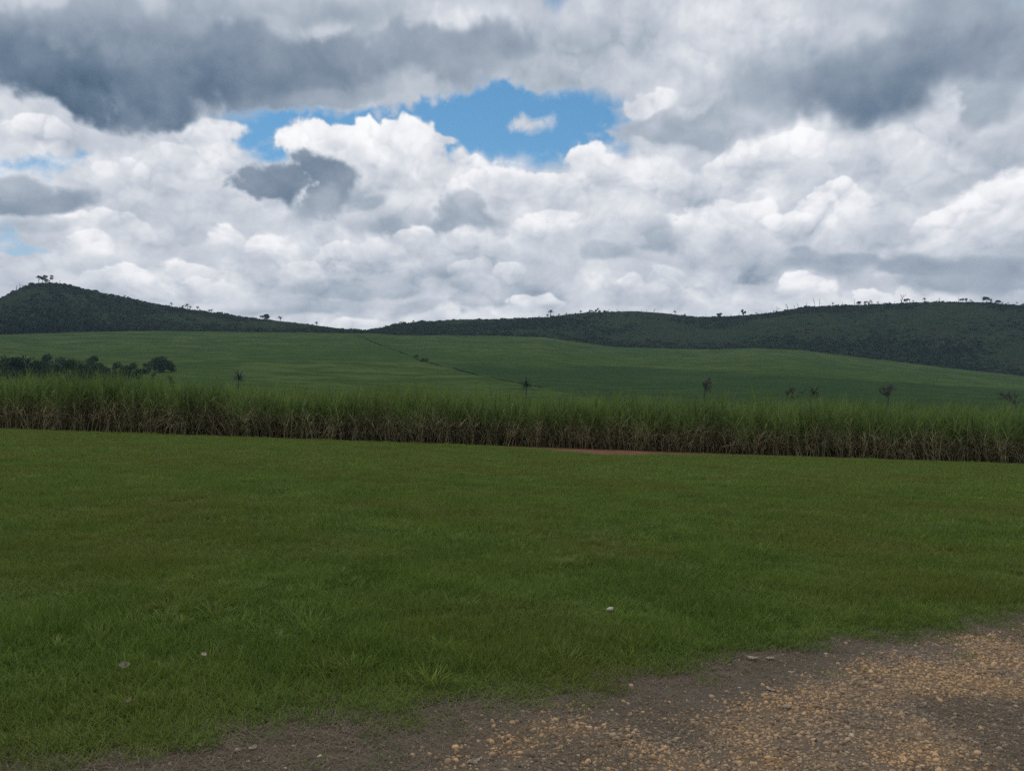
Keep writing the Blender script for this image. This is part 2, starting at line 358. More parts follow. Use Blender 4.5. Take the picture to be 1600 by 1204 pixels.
# ---------------------------------------------------------------- materials
def material(name, c0, c1, attr=None, scale=None, stretch=(1, 1, 1), rough=.8, trans=0.0, spec=.2, bump=0.0, bump_scale=40.0,
             c2=None, big=None, detail=6.0, contrast=(.35, .65), obj_rand=0.0, dry=None, c3=None):
    """two tones mixed by an attribute and / or noise over the place; c2 blends in by broad noise of scale big;
    c3 blends in by the attribute `dry`"""
    m = bpy.data.materials.new(name); m.use_nodes = True
    nt = m.node_tree; nt.nodes.clear(); N = nt.nodes.new; L = nt.links.new
    out = N('ShaderNodeOutputMaterial'); bs = N('ShaderNodeBsdfPrincipled')
    bs.inputs['Roughness'].default_value = rough; bs.inputs['Specular IOR Level'].default_value = spec
    geo = N('ShaderNodeNewGeometry')
    def mixc(fac, a, b):
        x = N('ShaderNodeMix'); x.data_type = 'RGBA'
        if hasattr(fac, 'node'): L(fac, x.inputs[0])
        else: x.inputs[0].default_value = fac
        for q, i in ((a, 6), (b, 7)):
            if hasattr(q, 'node'): L(q, x.inputs[i])
            else: x.inputs[i].default_value = (*q, 1)
        return x.outputs[2]
    def noise(sc, st=(1, 1, 1), det=6.0, rg=.6):
        mp = N('ShaderNodeVectorMath'); mp.operation = 'MULTIPLY'; L(geo.outputs['Position'], mp.inputs[0]); mp.inputs[1].default_value = st
        n = N('ShaderNodeTexNoise'); n.inputs['Scale'].default_value = sc; n.inputs['Detail'].default_value = det; n.inputs['Roughness'].default_value = rg
        L(mp.outputs[0], n.inputs['Vector']); return n.outputs[0]
    def ramp(s, a, b):
        r = N('ShaderNodeMapRange'); r.interpolation_type = 'SMOOTHSTEP'; L(s, r.inputs[0]); r.inputs[1].default_value = a; r.inputs[2].default_value = b
        return r.outputs[0]
    col = c0
    if attr:
        at = N('ShaderNodeAttribute'); at.attribute_name = attr; col = mixc(at.outputs['Fac'], c0, c1)
    if scale:
        f = ramp(noise(scale, stretch, detail), *contrast)
        col = mixc(f, col, c1) if not attr else mixc(f, col, mixc(.5, col, c1))
    if c2: col = mixc(ramp(noise(big, det=4.0), .42, .68), col, c2)
    if dry:
        at = N('ShaderNodeAttribute'); at.attribute_name = dry; col = mixc(at.outputs['Fac'], col, c3)
    if obj_rand:
        oi = N('ShaderNodeObjectInfo'); hsv = N('ShaderNodeHueSaturation')
        mr = N('ShaderNodeMapRange'); L(oi.outputs['Random'], mr.inputs[0]); mr.inputs[3].default_value = 1-obj_rand; mr.inputs[4].default_value = 1+obj_rand
        L(mr.outputs[0], hsv.inputs['Value'])
        if hasattr(col, 'node'): L(col, hsv.inputs['Color'])
        else: hsv.inputs['Color'].default_value = (*col, 1)
        col = hsv.outputs[0]
    if hasattr(col, 'node'): L(col, bs.inputs['Base Color'])
    else: bs.inputs['Base Color'].default_value = (*col, 1)
    if bump:
        b = N('ShaderNodeBump'); b.inputs['Strength'].default_value = 1.0; b.inputs['Distance'].default_value = bump
        L(noise(bump_scale, stretch, 5.0, .65), b.inputs['Height']); L(b.outputs[0], bs.inputs['Normal'])
    if trans:
        tr = N('ShaderNodeBsdfTranslucent'); mx = N('ShaderNodeMixShader'); mx.inputs[0].default_value = trans
        if hasattr(col, 'node'): L(col, tr.inputs[0])
        else: tr.inputs[0].default_value = (*col, 1)
        L(bs.outputs[0], mx.inputs[1]); L(tr.outputs[0], mx.inputs[2]); L(mx.outputs[0], out.inputs[0])
    else: L(bs.outputs[0], out.inputs[0])
    return m

M = {}
M['soil'] = material('soil', (.20, .105, .062), (.13, .072, .046), scale=1.3, spec=0, bump=.02, bump_scale=9)
M['turf'] = material('turf', (.045, .062, .016), (.070, .075, .026), spec=0, scale=3.0, bump=.02, bump_scale=30, c2=(.045, .062, .018), big=.25)
M['blade'] = material('grass_blade', (.058, .122, .014), (.190, .265, .044), attr='tone', rough=.62, trans=.3, spec=.12,
                      c2=(.150, .178, .030), big=.30, scale=.9, contrast=(.45, .60), dry='dry', c3=(.20, .17, .09))
M['dirt'] = material('dirt', (.140, .108, .074), (.082, .063, .044), scale=7, bump=.012, bump_scale=60, c2=(.105, .082, .058), big=1.1, spec=0.1)
M['gravelbed'] = material('gravel_bed', (.215, .150, .090), (.135, .100, .066), scale=11, bump=.012, bump_scale=70, c2=(.125, .104, .082), big=1.4, spec=.1, dry='worn', c3=(.115, .093, .069))
M['pebble'] = material('pebble', (.43, .272, .142), (.31, .212, .125), scale=2.2, rough=.85, bump=.002, bump_scale=160, obj_rand=.45, c2=(.24, .185, .130), big=1.1)
M['thatch'] = material('dry_thatch', (.25, .20, .135), (.11, .085, .060), attr='tone', rough=.9, trans=.1)
M['cane'] = material('cane_leaf', obj_rand=.22, c0=(.066, .118, .024), c1=(.200, .270, .066), attr='tone', rough=.5, trans=.35, spec=.2, dry='dry', c3=(.50, .385, .245), scale=.35, contrast=(.4, .7))
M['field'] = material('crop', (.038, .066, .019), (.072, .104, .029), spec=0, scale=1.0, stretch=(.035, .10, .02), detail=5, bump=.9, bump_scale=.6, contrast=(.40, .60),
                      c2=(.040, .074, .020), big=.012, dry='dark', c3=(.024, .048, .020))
M['hill'] = material('scrub_ground', (.018, .032, .014), (.030, .044, .017), scale=.05, bump=1.2, bump_scale=.12, c2=(.030, .038, .017), big=.008, spec=0)
M['track'] = material('track_weeds', (.030, .054, .018), (.060, .090, .027), scale=.06, spec=0)
M['scrub'] = material('scrub_leaf', (.026, .046, .018), (.044, .066, .024), attr='tone', rough=.8, obj_rand=.22, trans=.15, spec=.05)
M['wood'] = material('dark_leaf', (.022, .042, .016), (.042, .068, .025), spec=.05, attr='tone', rough=.7, obj_rand=.4, trans=.1)
M['bark'] = material('bark', (.075, .062, .050), (.045, .038, .032), scale=2, rough=.9, bump=.02, bump_scale=12)
M['palm'] = material('palm_leaf', (.026, .046, .018), (.046, .070, .026), attr='tone', rough=.6, trans=.12)
M['stone'] = material('pale_stone', (.50, .44, .34), (.40, .34, .26), scale=30, rough=.8, bump=.003, bump_scale=120)
M['leaf'] = material('dead_leaf', (.42, .36, .27), (.28, .22, .15), scale=25, rough=.7, trans=.15)

# ================================================================ the land
def az_of_u(u): return np.arctan((np.asarray(u, float)-800)/F)
RIDGE = np.array([(-1500, 575), (-700, 552), (-300, 525), (-100, 488), (0, 470), (15, 462), (30, 455), (45, 450), (60, 446), (90, 446), (110, 450), (150, 459.5), (200, 470), (250, 480.5),
    (300, 489.5), (350, 497), (400, 503.5), (450, 510.5), (500, 518), (540, 525), (575, 527), (595, 521), (620, 512.5), (660, 509), (720, 506.5), (780, 505), (850, 502.5),
    (895, 496), (920, 494), (960, 492), (1000, 492.5), (1050, 496), (1090, 500), (1150, 498.5), (1200, 494.5), (1235, 488), (1260, 483.5), (1300, 482), (1380, 478.5), (1450, 476),
    (1500, 475), (1540, 475.5), (1580, 479), (1620, 483), (1900, 500), (2500, 540), (3100, 575)], float)
FTOP = np.array([(-1500, 590), (-400, 540), (0, 523), (120, 519), (240, 517), (480, 519.5), (520, 520.5), (590, 521), (620, 523.5), (780, 524.5), (850, 527), (900, 534), (960, 542), (1050, 545),
    (1120, 546), (1180, 543.5), (1250, 547), (1300, 553), (1400, 565), (1500, 577), (1600, 588), (1800, 600), (3100, 620)], float)
FLOW = np.array([(-1500, 625), (0, 612), (400, 618), (800, 628), (1200, 638), (1600, 650), (3100, 660)], float)
D_TOP = 850.0
def lawn_z(x, y):
    return -6*np.tanh(np.asarray(x, float)*.0345/6)
def ridge_d(az): return 1180+90*smooth(-.25, .1, az)
def land_z(x, y):
    """height of the land at plan position"""
    x = np.asarray(x, float); y = np.asarray(y, float)
    az = np.arctan2(x, y); d = np.hypot(x, y)
    azc = np.clip(az, -1.08, 1.08); u = 800+F*np.tan(azc); c = np.cos(azc)
    zz = lambda T, dd: EYE+dd*c*(HOR-np.interp(u, T[:, 0], T[:, 1]))/F
    dr = ridge_d(azc); lz = lawn_z(x, y)
    zr = zz(RIDGE, dr)
    D = [np.full_like(d, 75), np.full_like(d, 140), np.full_like(d, 250), np.full_like(d, D_TOP), dr, dr+350, np.full_like(d, 3000)]
    Z = [lz, lz-2.5, zz(FLOW, 250), zz(FTOP, D_TOP), zr, zr-55, np.full_like(d, -40)]
    sl = [(Z[i+1]-Z[i])/(D[i+1]-D[i]) for i in range(6)]
    T = [np.zeros_like(d)]
    for i in range(1, 6):
        a, b = sl[i-1], sl[i]
        T.append(np.where(a*b > 0, 2*a*b/(a+b+1e-12*np.sign(a+b+1e-30)), 0))
    T.append(np.zeros_like(d))
    T[3] = sl[2]*.75+sl[3]*.25
    z = np.where(d <= 75, lz, Z[6])
    for i in range(6):
        h = D[i+1]-D[i]; t = np.clip((d-D[i])/h, 0, 1)
        hz = (2*t**3-3*t**2+1)*Z[i]+(t**3-2*t**2+t)*h*T[i]+(-2*t**3+3*t**2)*Z[i+1]+(t**3-t**2)*h*T[i+1]
        z = np.where((d > D[i]) & (d <= D[i+1]), hz, z)
    back = smooth(1.2, 1.9, np.abs(az))
    return z*(1-back)+lz*back

def polar(d0, az):
    A, D = np.meshgrid(az, d0)
    x = D*np.sin(A); y = D*np.cos(A)
    return x, y
AZ = np.concatenate([np.linspace(-180, -46, 90)[:-1], np.linspace(-46, 46, 614), np.linspace(46, 180, 90)[1:]])*np.pi/180
def land_sheet(name, dist, mat, off=0.0, rough=None, attr_fn=None):
    x, y = polar(dist, AZ)
    z = land_z(x, y)+off
    if rough is not None: z = z+rough(x, y)
    nr, na = x.shape
    i = np.arange(nr-1)[:, None]*na+np.arange(na-1)[None]
    q = np.stack([i, i+1, i+na+1, i+na], -1).reshape(-1, 4)[:, ::-1]
    at = attr_fn(x, y) if attr_fn else {}
    o = mesh_obj(name, np.stack([x, y, z], -1).reshape(-1, 3), [q], mat, attrs={k: a.ravel() for k, a in at.items()}, smooth_sh=True)
    tag(o, kind='structure'); return o

def photo_uv(x, y, z):
    return 800+F*x/np.maximum(y, .01), HOR-F*(z-EYE)/np.maximum(y, .01)
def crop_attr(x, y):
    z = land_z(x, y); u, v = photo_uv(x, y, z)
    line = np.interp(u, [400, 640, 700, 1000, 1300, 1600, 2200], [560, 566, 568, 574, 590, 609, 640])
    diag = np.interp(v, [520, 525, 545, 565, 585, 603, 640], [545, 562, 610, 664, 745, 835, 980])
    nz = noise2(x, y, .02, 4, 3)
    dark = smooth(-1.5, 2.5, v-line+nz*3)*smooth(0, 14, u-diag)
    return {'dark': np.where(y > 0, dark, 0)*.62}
tag(land_sheet('ground', np.concatenate([[.02, 1, 2, 3, 4, 5], np.linspace(6, 60, 37), np.linspace(64, 150, 20)]), M['soil'], off=-.05))
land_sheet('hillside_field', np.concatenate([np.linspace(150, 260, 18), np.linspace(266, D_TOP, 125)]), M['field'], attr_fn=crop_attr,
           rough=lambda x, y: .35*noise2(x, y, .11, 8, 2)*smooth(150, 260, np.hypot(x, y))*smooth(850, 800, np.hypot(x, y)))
land_sheet('hills', np.concatenate([np.linspace(D_TOP, 1500, 80), np.linspace(1540, 2600, 12), [2900, 3300]]), M['hill'],
           rough=lambda x, y: (3.5*noise2(x, y, .006, 12, 3)+.5*noise2(x, y, .05, 15, 2))*smooth(850, 950, np.hypot(x, y))*(1-.85*np.exp(-((np.hypot(x, y)-ridge_d(np.arctan2(x, y)))/60)**2)))

# ---------------------------------------------------------------- lawn, gravel and track, laid over the ground
def on_lawn(u, v):
    """photo pixel -> plan position on the near ground"""
    u = np.asarray(u, float); v = np.asarray(v, float)
    k = (u-800)/F; y = EYE*F/(v-HOR)
    for _ in range(25): y = F*(EYE-lawn_z(k*y, y))/(v-HOR)
    return k*y, y
EDGE = np.array([(-900, 1235), (-400, 1195), (0, 1172), (100, 1176), (200, 1168), (300, 1160), (400, 1131), (500, 1106), (560, 1094), (640, 1106), (720, 1092), (800, 1090), (900, 1079), (1000, 1041), (1100, 1021),
    (1200, 1003), (1300, 994), (1400, 986), (1500, 966), (1600, 950), (1900, 905), (2600, 845)], float)
GRAV = np.array([(-200, 1500), (460, 1250), (590, 1204), (670, 1155), (800, 1128), (900, 1106), (1000, 1103), (1100, 1098), (1170, 1080), (1250, 1060), (1300, 1036), (1400, 1010), (1500, 990), (1600, 974), (1900, 930), (2600, 862)], float)
ex, ey = on_lawn(EDGE[:, 0], EDGE[:, 1]); gx, gy = on_lawn(GRAV[:, 0], GRAV[:, 1])
ox = np.argsort(ex); ex, ey = ex[ox], ey[ox]; og = np.argsort(gx); gx, gy = gx[og], gy[og]
def edge_y(x): return np.where(x < ex[0], ey[0]+(x-ex[0])*.25, np.where(x > ex[-1], ey[-1]+(x-ex[-1])*.5, np.interp(x, ex, ey)))
def grav_y(x): return np.where(x < gx[0], gy[0]+(x-gx[0])*.25, np.where(x > gx[-1], gy[-1]+(x-gx[-1])*.5, np.interp(x, gx, gy)))
CANE_Y = 41.5
def far_y(x):
    bare = 4.2*np.exp(-((x-4.6)/3.6)**2)+1.4*smooth(-3, 3, x)*smooth(30, 8, x)
    return CANE_Y-1.2-bare*(.8+.35*noise2(x, x*0, .5, 33))+.35*noise2(x, x*0+3, .8, 31)
def sheet(name, xs, y0, y1, ny, mat, off, ease=None):
    """strip of ground between two curves"""
    t = np.linspace(0, 1, ny)[:, None]
    if ease: t = ease(t)
    X = np.broadcast_to(xs, (ny, len(xs))); Y = y0[None]*(1-t)+y1[None]*t
    Z = lawn_z(X, Y)+off
    i = np.arange(ny-1)[:, None]*len(xs)+np.arange(len(xs)-1)[None]
    q = np.stack([i, i+1, i+len(xs)+1, i+len(xs)], -1).reshape(-1, 4)
    return tag(mesh_obj(name, np.stack([X, Y, Z], -1).reshape(-1, 3), [q], mat, smooth_sh=True), kind='structure')
xs = np.concatenate([np.linspace(-75, -14, 80)[:-1], np.linspace(-14, 16, 600), np.linspace(16, 75, 80)[1:]])
wob = .06*noise2(xs, xs*0, 2.2, 50)+.03*noise2(xs, xs*0, 7, 52)
sheet('lawn', xs, edge_y(xs)+wob, far_y(xs), 40, M['turf'], 0.0)
sheet('verge', xs, np.minimum(grav_y(xs), edge_y(xs)-.2)-.3, edge_y(xs)+.5, 12, M['dirt'], -.005)
gr = sheet('gravel_road', xs, edge_y(xs)*0-18.+xs*.25, np.minimum(grav_y(xs), edge_y(xs)-.1)+.25, 90, M['gravelbed'], -.001, lambda t: 1-(1-t)**2.2)
co = np.empty(len(gr.data.vertices)*3); gr.data.vertices.foreach_get('co', co); co = co.reshape(-1, 3)
_n = noise2(co[:, 0], co[:, 1], 1.3, 90, 3)
wv = np.maximum(smooth(-.30, .12, co[:, 1]-grav_y(co[:, 0])-.18*_n), .75*smooth(-.05, .55, noise2(co[:, 0], co[:, 1], .75, 81, 3)))
at = gr.data.attributes.new('worn', 'FLOAT', 'POINT'); at.data.foreach_set('value', wv.astype(np.float32))
sheet('dirt_track', xs, far_y(xs)-.5, xs*0+CANE_Y+1.2, 6, M['soil'], -.005)

# ================================================================ instanced stuff
def instancer(name, pts, rot, scl, vi, variants, label=None, cat=None):
    me = bpy.data.meshes.new(name); me.vertices.add(len(pts)); me.vertices.foreach_set('co', np.asarray(pts, np.float32).ravel())
    for k, a, ty, key in (('rot', rot, 'FLOAT_VECTOR', 'vector'), ('scl', scl, 'FLOAT_VECTOR', 'vector'), ('vi', vi, 'INT', 'value')):
        at = me.attributes.new(k, ty, 'POINT'); at.data.foreach_set(key, np.asarray(a, np.float32 if ty != 'INT' else np.int32).ravel())
    me.update()
    o = bpy.data.objects.new(name, me); COL.objects.link(o)
    vc = bpy.data.collections.new(name+'_kinds')
    for q in variants: vc.objects.link(q)
    ng = bpy.data.node_groups.new(name, 'GeometryNodeTree')
    ng.interface.new_socket('Geometry', in_out='INPUT', socket_type='NodeSocketGeometry'); ng.interface.new_socket('Geometry', in_out='OUTPUT', socket_type='NodeSocketGeometry')
    N = ng.nodes.new; L = ng.links.new
    gi, go = N('NodeGroupInput'), N('NodeGroupOutput')
    ci = N('GeometryNodeCollectionInfo'); ci.inputs['Collection'].default_value = vc; ci.inputs['Separate Children'].default_value = True; ci.inputs['Reset Children'].default_value = True
    ip = N('GeometryNodeInstanceOnPoints'); ip.inputs['Pick Instance'].default_value = True
    def att(n, ty):
        a = N('GeometryNodeInputNamedAttribute'); a.data_type = ty; a.inputs['Name'].default_value = n; return a.outputs['Attribute']
    e2r = N('FunctionNodeEulerToRotation')
    L(gi.outputs[0], ip.inputs['Points']); L(ci.outputs[0], ip.inputs['Instance']); L(att('vi', 'INT'), ip.inputs['Instance Index'])
    L(att('rot', 'FLOAT_VECTOR'), e2r.inputs[0]); L(e2r.outputs[0], ip.inputs['Rotation']); L(att('scl', 'FLOAT_VECTOR'), ip.inputs['Scale'])
    L(ip.outputs[0], go.inputs[0])
    md = o.modifiers.new('scatter', 'NODES'); md.node_group = ng
    tag(o, label, cat, kind='stuff'); return o

def lin_attr(o, name, vals):
    at = o.data.attributes.new(name, 'FLOAT', 'POINT'); at.data.foreach_set('value', np.asarray(vals, np.float32))

# ---- grass
def grass_patch(nb, half, hgt, wid, seed, seg, mean=.38, old=.035):
    rng = np.random.default_rng(seed); g = Geo()
    c = rng.uniform(-half, half, (nb, 2))
    b = np.column_stack([c, np.full(nb, -.004)])
    L = hgt*rng.lognormal(0, .38, nb)
    tone = np.clip(rng.normal(mean, .34, nb), 0, 1)
    strips(g, b, rng.uniform(0, 2*np.pi, nb), L, wid*rng.uniform(.7, 1.3, nb), rng.uniform(.05, .75, nb), rng.uniform(.1, 1.3, nb), seg, tone, rng=rng)
    o = g.build('grass_patch', M['blade'], link=False)
    dry = (rng.random(nb) < old)*rng.uniform(.5, 1, nb)
    lin_attr(o, 'dry', np.repeat(dry, 2*seg+1)); return o
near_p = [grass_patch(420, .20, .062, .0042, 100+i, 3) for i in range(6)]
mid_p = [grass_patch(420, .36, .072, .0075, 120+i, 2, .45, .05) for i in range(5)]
far_p = [grass_patch(420, .62, .080, .014, 140+i, 2, .58, .09) for i in range(5)]  # paler, drier tint with distance: view-angle brightness and lens falloff put into blade colour
def lawn_points(y0, y1, step, margin):
    pts = []
    ys = np.arange(y0, y1, step)
    for y in ys:
        w = y*.68+margin
        x = np.arange(-w, w, step); x = x+RNG.uniform(-.5, .5, len(x))*step
        pts.append(np.column_stack([x, y+RNG.uniform(-.5, .5, len(x))*step]))
    p = np.concatenate(pts); return p
def grass(name, pts, variants, base, ledge, label):
    x, y = pts[:, 0], pts[:, 1]
    sd = noise2(x, y, .9, 61, 3)
    d_edge = y-edge_y(x)
    keep = (d_edge > ledge+.16*noise2(x, y, 2.0, 63, 3)) & (y < far_y(x)-.1)
    pts = pts[keep]; x, y, sd, d_edge = x[keep], y[keep], sd[keep], d_edge[keep]
    n = len(pts)
    h = base*(1+.55*sd)*(.55+.45*smooth(0, .6, d_edge))*(.72+.28*smooth(0, 1.5, far_y(x)-y))
    s = np.column_stack([np.full(n, 1.), np.full(n, 1.), np.clip(h, .4, 1.9)])
    rot = np.column_stack([RNG.normal(0, .03, n), RNG.normal(0, .03, n), RNG.uniform(0, 6.28, n)])
    return instancer(name, np.column_stack([x, y, lawn_z(x, y)]), rot, s, RNG.integers(0, len(variants), n), variants, label, 'grass')
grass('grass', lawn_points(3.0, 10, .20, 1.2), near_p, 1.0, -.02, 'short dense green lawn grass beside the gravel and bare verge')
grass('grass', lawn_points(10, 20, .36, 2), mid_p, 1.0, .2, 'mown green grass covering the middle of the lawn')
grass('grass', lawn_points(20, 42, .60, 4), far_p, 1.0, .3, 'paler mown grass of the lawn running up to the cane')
# coarser clumps and seeding stems that stand out of the turf
def weed(seed, broad):
    rng = np.random.default_rng(seed); g = Geo(); nb = 46
    c = rng.normal(0, .045, (nb, 2)); b = np.column_stack([c, np.zeros(nb)])
    strips(g, b, np.arctan2(c[:, 1], c[:, 0])+rng.normal(0, .5, nb), rng.uniform(.07, .17, nb), (.010 if broad else .0055)*rng.uniform(.7, 1.3, nb), rng.uniform(.1, .7, nb), rng.uniform(.3, 1.5, nb), 4, np.clip(rng.normal(.8, .25, nb), 0, 1), rng=rng)
    dry = [np.repeat((rng.random(nb) < .1)*.8, 9)]
    if not broad:
        k = 3; strips(g, np.column_stack([rng.normal(0, .03, (k, 2)), np.zeros(k)]), rng.uniform(0, 6.28, k), rng.uniform(.16, .26, k), .004, rng.uniform(0, .3, k), rng.uniform(.1, .6, k), 4, 1., rng=rng); dry.append(np.repeat(np.full(k, .8), 9))
    o = g.build('weed', M['blade'], link=False); lin_attr(o, 'dry', np.concatenate(dry)); return o
wv_ = [weed(170+i, i % 2) for i in range(6)]
n = 5200; wy = 3.6+38*RNG.random(n)**1.3; wx = RNG.uniform(-1, 1, n)*(wy*.7+1)
kp = (wy > edge_y(wx)+.25) & (wy < far_y(wx)-.3) & (RNG.random(n) < .12+.9*smooth(.05, .5, noise2(wx, wy, .35, 180, 3))); wx, wy = wx[kp], wy[kp]; n = len(wx)
ws = RNG.uniform(.45, 1.0, n)*(1+.025*wy)
instancer('grass_clump', np.column_stack([wx, wy, lawn_z(wx, wy)]), np.column_stack([wx*0, wx*0, RNG.uniform(0, 6.28, n)]), np.column_stack([ws, ws, ws*RNG.uniform(.7, 1, n)]), RNG.integers(0, 6, n), wv_,
          'coarse light green clumps and seeding stems in the lawn', 'grass')
# ragged tufts straying on to the verge
n = 2600; tx = RNG.uniform(-6, 12, n); ty = edge_y(tx)+.15-RNG.exponential(.17, n)
kp = (noise2(tx, ty, 1.3, 77, 3) > -.02) & (ty > 2.0); tx, ty = tx[kp], ty[kp]; n = len(tx)
tuft_p = [grass_patch(60, .085, .045, .0045, 160+i, 3) for i in range(4)]
instancer('grass_tuft', np.column_stack([tx, ty, lawn_z(tx, ty)-.004]), np.column_stack([tx*0, tx*0, RNG.uniform(0, 6.28, n)]), np.column_stack([np.ones(n), np.ones(n), RNG.uniform(.5, 1.1, n)]),
          RNG.integers(0, 4, n), tuft_p, 'ragged low grass tufts straying over the bare verge', 'grass')
# dry thatch on the verge
def thatch_patch(seed):
    rng = np.random.default_rng(seed); g = Geo(); nb = 130
    c = rng.uniform(-.16, .16, (nb, 2)); b = np.column_stack([c, rng.uniform(.001, .008, nb)])
    strips(g, b, rng.uniform(0, 6.28, nb), rng.uniform(.02, .08, nb), rng.uniform(.0015, .004, nb), rng.uniform(1.15, 1.55, nb), rng.uniform(-.1, .25, nb), 2, rng.uniform(0, 1, nb), rng=rng)
    return g.build('thatch_patch', M['thatch'], link=False)
th = [thatch_patch(200+i) for i in range(4)]
px_, py_ = np.meshgrid(np.arange(-6, 14, .11), np.arange(2.2, 14, .11)); px_ = px_.ravel()+RNG.uniform(-.07, .07, px_.size); py_ = py_.ravel()+RNG.uniform(-.07, .07, py_.size)
dirtness = np.where(py_ > grav_y(px_), 1.0, smooth(.05, .35, noise2(px_, py_, .75, 81, 3)))
kp = (py_ < edge_y(px_)+.15) & (RNG.random(len(px_)) < dirtness*.8) & (np.abs(px_) < py_*.75+1.5)
px_, py_ = px_[kp], py_[kp]; n = len(px_)
instancer('dry_thatch', np.column_stack([px_, py_, lawn_z(px_, py_)-.004]), np.column_stack([px_*0, px_*0, RNG.uniform(0, 6.28, n)]), np.ones((n, 3)), RNG.integers(0, 4, n), th,
          'grey brown dead grass litter on the bare verge', 'litter')
# ---- gravel
def pebble(seed):
    rng = np.random.default_rng(seed)
    t = (1+5**.5)/2
    v = np.array([(-1, t, 0), (1, t, 0), (-1, -t, 0), (1, -t, 0), (0, -1, t), (0, 1, t), (0, -1, -t), (0, 1, -t), (t, 0, -1), (t, 0, 1), (-t, 0, -1), (-t, 0, 1)], float)
    f = [(0, 11, 5), (0, 5, 1), (0, 1, 7), (0, 7, 10), (0, 10, 11), (1, 5, 9), (5, 11, 4), (11, 10, 2), (10, 7, 6), (7, 1, 8), (3, 9, 4), (3, 4, 2), (3, 2, 6), (3, 6, 8), (3, 8, 9), (4, 9, 5), (2, 4, 11), (6, 2, 10), (8, 6, 7), (9, 8, 1)]
    v = list(v/np.linalg.norm(v[0])); ff = []; mid = {}
    def mp(a, b):
        k = (min(a, b), max(a, b))
        if k not in mid:
            m = v[a]+v[b]; v.append(m/np.linalg.norm(m)); mid[k] = len(v)-1
        return mid[k]
    for a, b, c in f:
        x, y, z = mp(a, b), mp(b, c), mp(c, a); ff += [(a, x, z), (b, y, x), (c, z, y), (x, y, z)]
    v = np.array(v)
    for _ in range(7):                                   # chipped flats
        d = rng.normal(size=3); d /= np.linalg.norm(d); h = rng.uniform(.55, .85)
        e = v@d; v = v-np.where(e > h, e-h, 0)[:, None]*d
    v = v*np.array([1, rng.uniform(.7, .95), rng.uniform(.5, .75)])*(1+rng.normal(0, .04, (len(v), 1)))
    return v, np.array(ff)
peb = []
for i in range(7):
    v, f = pebble(300+i); peb.append(mesh_obj('pebble', v, [f], M['pebble'], link=False, smooth_sh=False))
def gravel_pts(nn, x0, x1, y0, y1):
    x = RNG.uniform(x0, x1, nn); y = RNG.uniform(y0, y1, nn)
    gyy = grav_y(x)+.18*noise2(x, y, 1.3, 90, 3)
    dens = smooth(.22, -.40, y-gyy)*(1-.62*smooth(-.05, .55, noise2(x, y, .75, 81, 3)))+.03*(y < edge_y(x)-.1)
    k = (RNG.random(nn) < dens) & (np.abs(x) < y*.8+1.5) & (y < edge_y(x))
    return x[k], y[k]
x, y = gravel_pts(1300000, -4, 13, 2.2, 11); n = len(x)
r = np.clip(  .0056*RNG.lognormal(0, .50, n), .0022, .022)
instancer('gravel', np.column_stack([x, y, lawn_z(x, y)-.008+r*.25+RNG.uniform(0, .006, n)]), RNG.uniform(-.5, 6.28, (n, 3))*np.array([.12, .12, 1]), np.repeat(r[:, None], 3, 1), RNG.integers(0, 7, n), peb,
          'loose ochre gravel pebbles of the track in the foreground', 'gravel')

# ---- sugar cane
def cane_clump(seed):
    rng = np.random.default_rng(seed); g = Geo(); dry = []
    for k in range(8):
        bx, by = rng.uniform(-.42, .42, 2); H = rng.uniform(1.35, 1.95); la = rng.uniform(0, 6.28); lm = rng.uniform(0, .75)
        ts = np.linspace(0, 1, 5); px = bx+np.cos(la)*lm*ts**1.5; py = by+np.sin(la)*lm*ts**1.5; pz = H*ts
        P = np.column_stack([px, py, pz]); n0 = g.n
        tube(g, P, np.linspace(.014, .009, 5), 5, .3); dry.append(np.full(g.n-n0, rng.choice([.3, .5, .9])))
        # green leaves from the upper stalk
        nl = 11; t = rng.uniform(.55, 1.0, nl); t[:4] = 1.0
        base = np.column_stack([np.interp(t, ts, px), np.interp(t, ts, py), np.interp(t, ts, pz)])
        up = t > .92; n0 = g.n
        strips(g, base, rng.uniform(0, 6.28, nl), rng.uniform(.85, 1.35, nl), rng.uniform(.026, .046, nl), np.where(up, rng.uniform(.02, .25, nl), rng.uniform(.2, .6, nl)),
               np.where(up, rng.uniform(.1, .9, nl), rng.uniform(.5, 1.7, nl)), 6, np.clip(rng.normal(.45, .28, nl), 0, 1), rng=rng)
        dl = np.where((t < .7) & (rng.random(nl) < .4), rng.uniform(.4, .9, nl), 0.); dry.append(np.repeat(dl, 13))
        # dead leaves hanging on the lower stalk
        nl = 13; t = rng.uniform(.10, .66, nl); base = np.column_stack([np.interp(t, ts, px), np.interp(t, ts, py), np.interp(t, ts, pz)]); n0 = g.n
        strips(g, base, rng.uniform(0, 6.28, nl), rng.uniform(.5, 1.1, nl), rng.uniform(.022, .042, nl), rng.uniform(.15, .9, nl), rng.uniform(.9, 2.6, nl), 5, rng.uniform(0, 1, nl), rng=rng)
        dry.append(np.repeat(np.where(rng.random(nl) < .35, 1.0, rng.uniform(.2, .6, nl)), 11))
    o = g.build('cane_clump', M['cane'], link=False); lin_attr(o, 'dry', np.concatenate(dry)); return o
clumps = [cane_clump(400+i) for i in range(7)]
rows = []
for j in range(14):
    st = .50 if j < 3 else .75
    x = np.arange(-62, 62, st); x = x+RNG.uniform(-.22, .22, len(x)); rows.append(np.column_stack([x, CANE_Y+.35+j*1.0+RNG.uniform(-.25, .25, len(x))]))
p = np.concatenate(rows); x, y = p[:, 0], p[:, 1]; n = len(p)
hs = 1.02+.04*smooth(0, 25, x)+.15*noise2(x, y, .12, 95, 3)+RNG.normal(0, .10, n)+.10*(RNG.random(n) < .06)
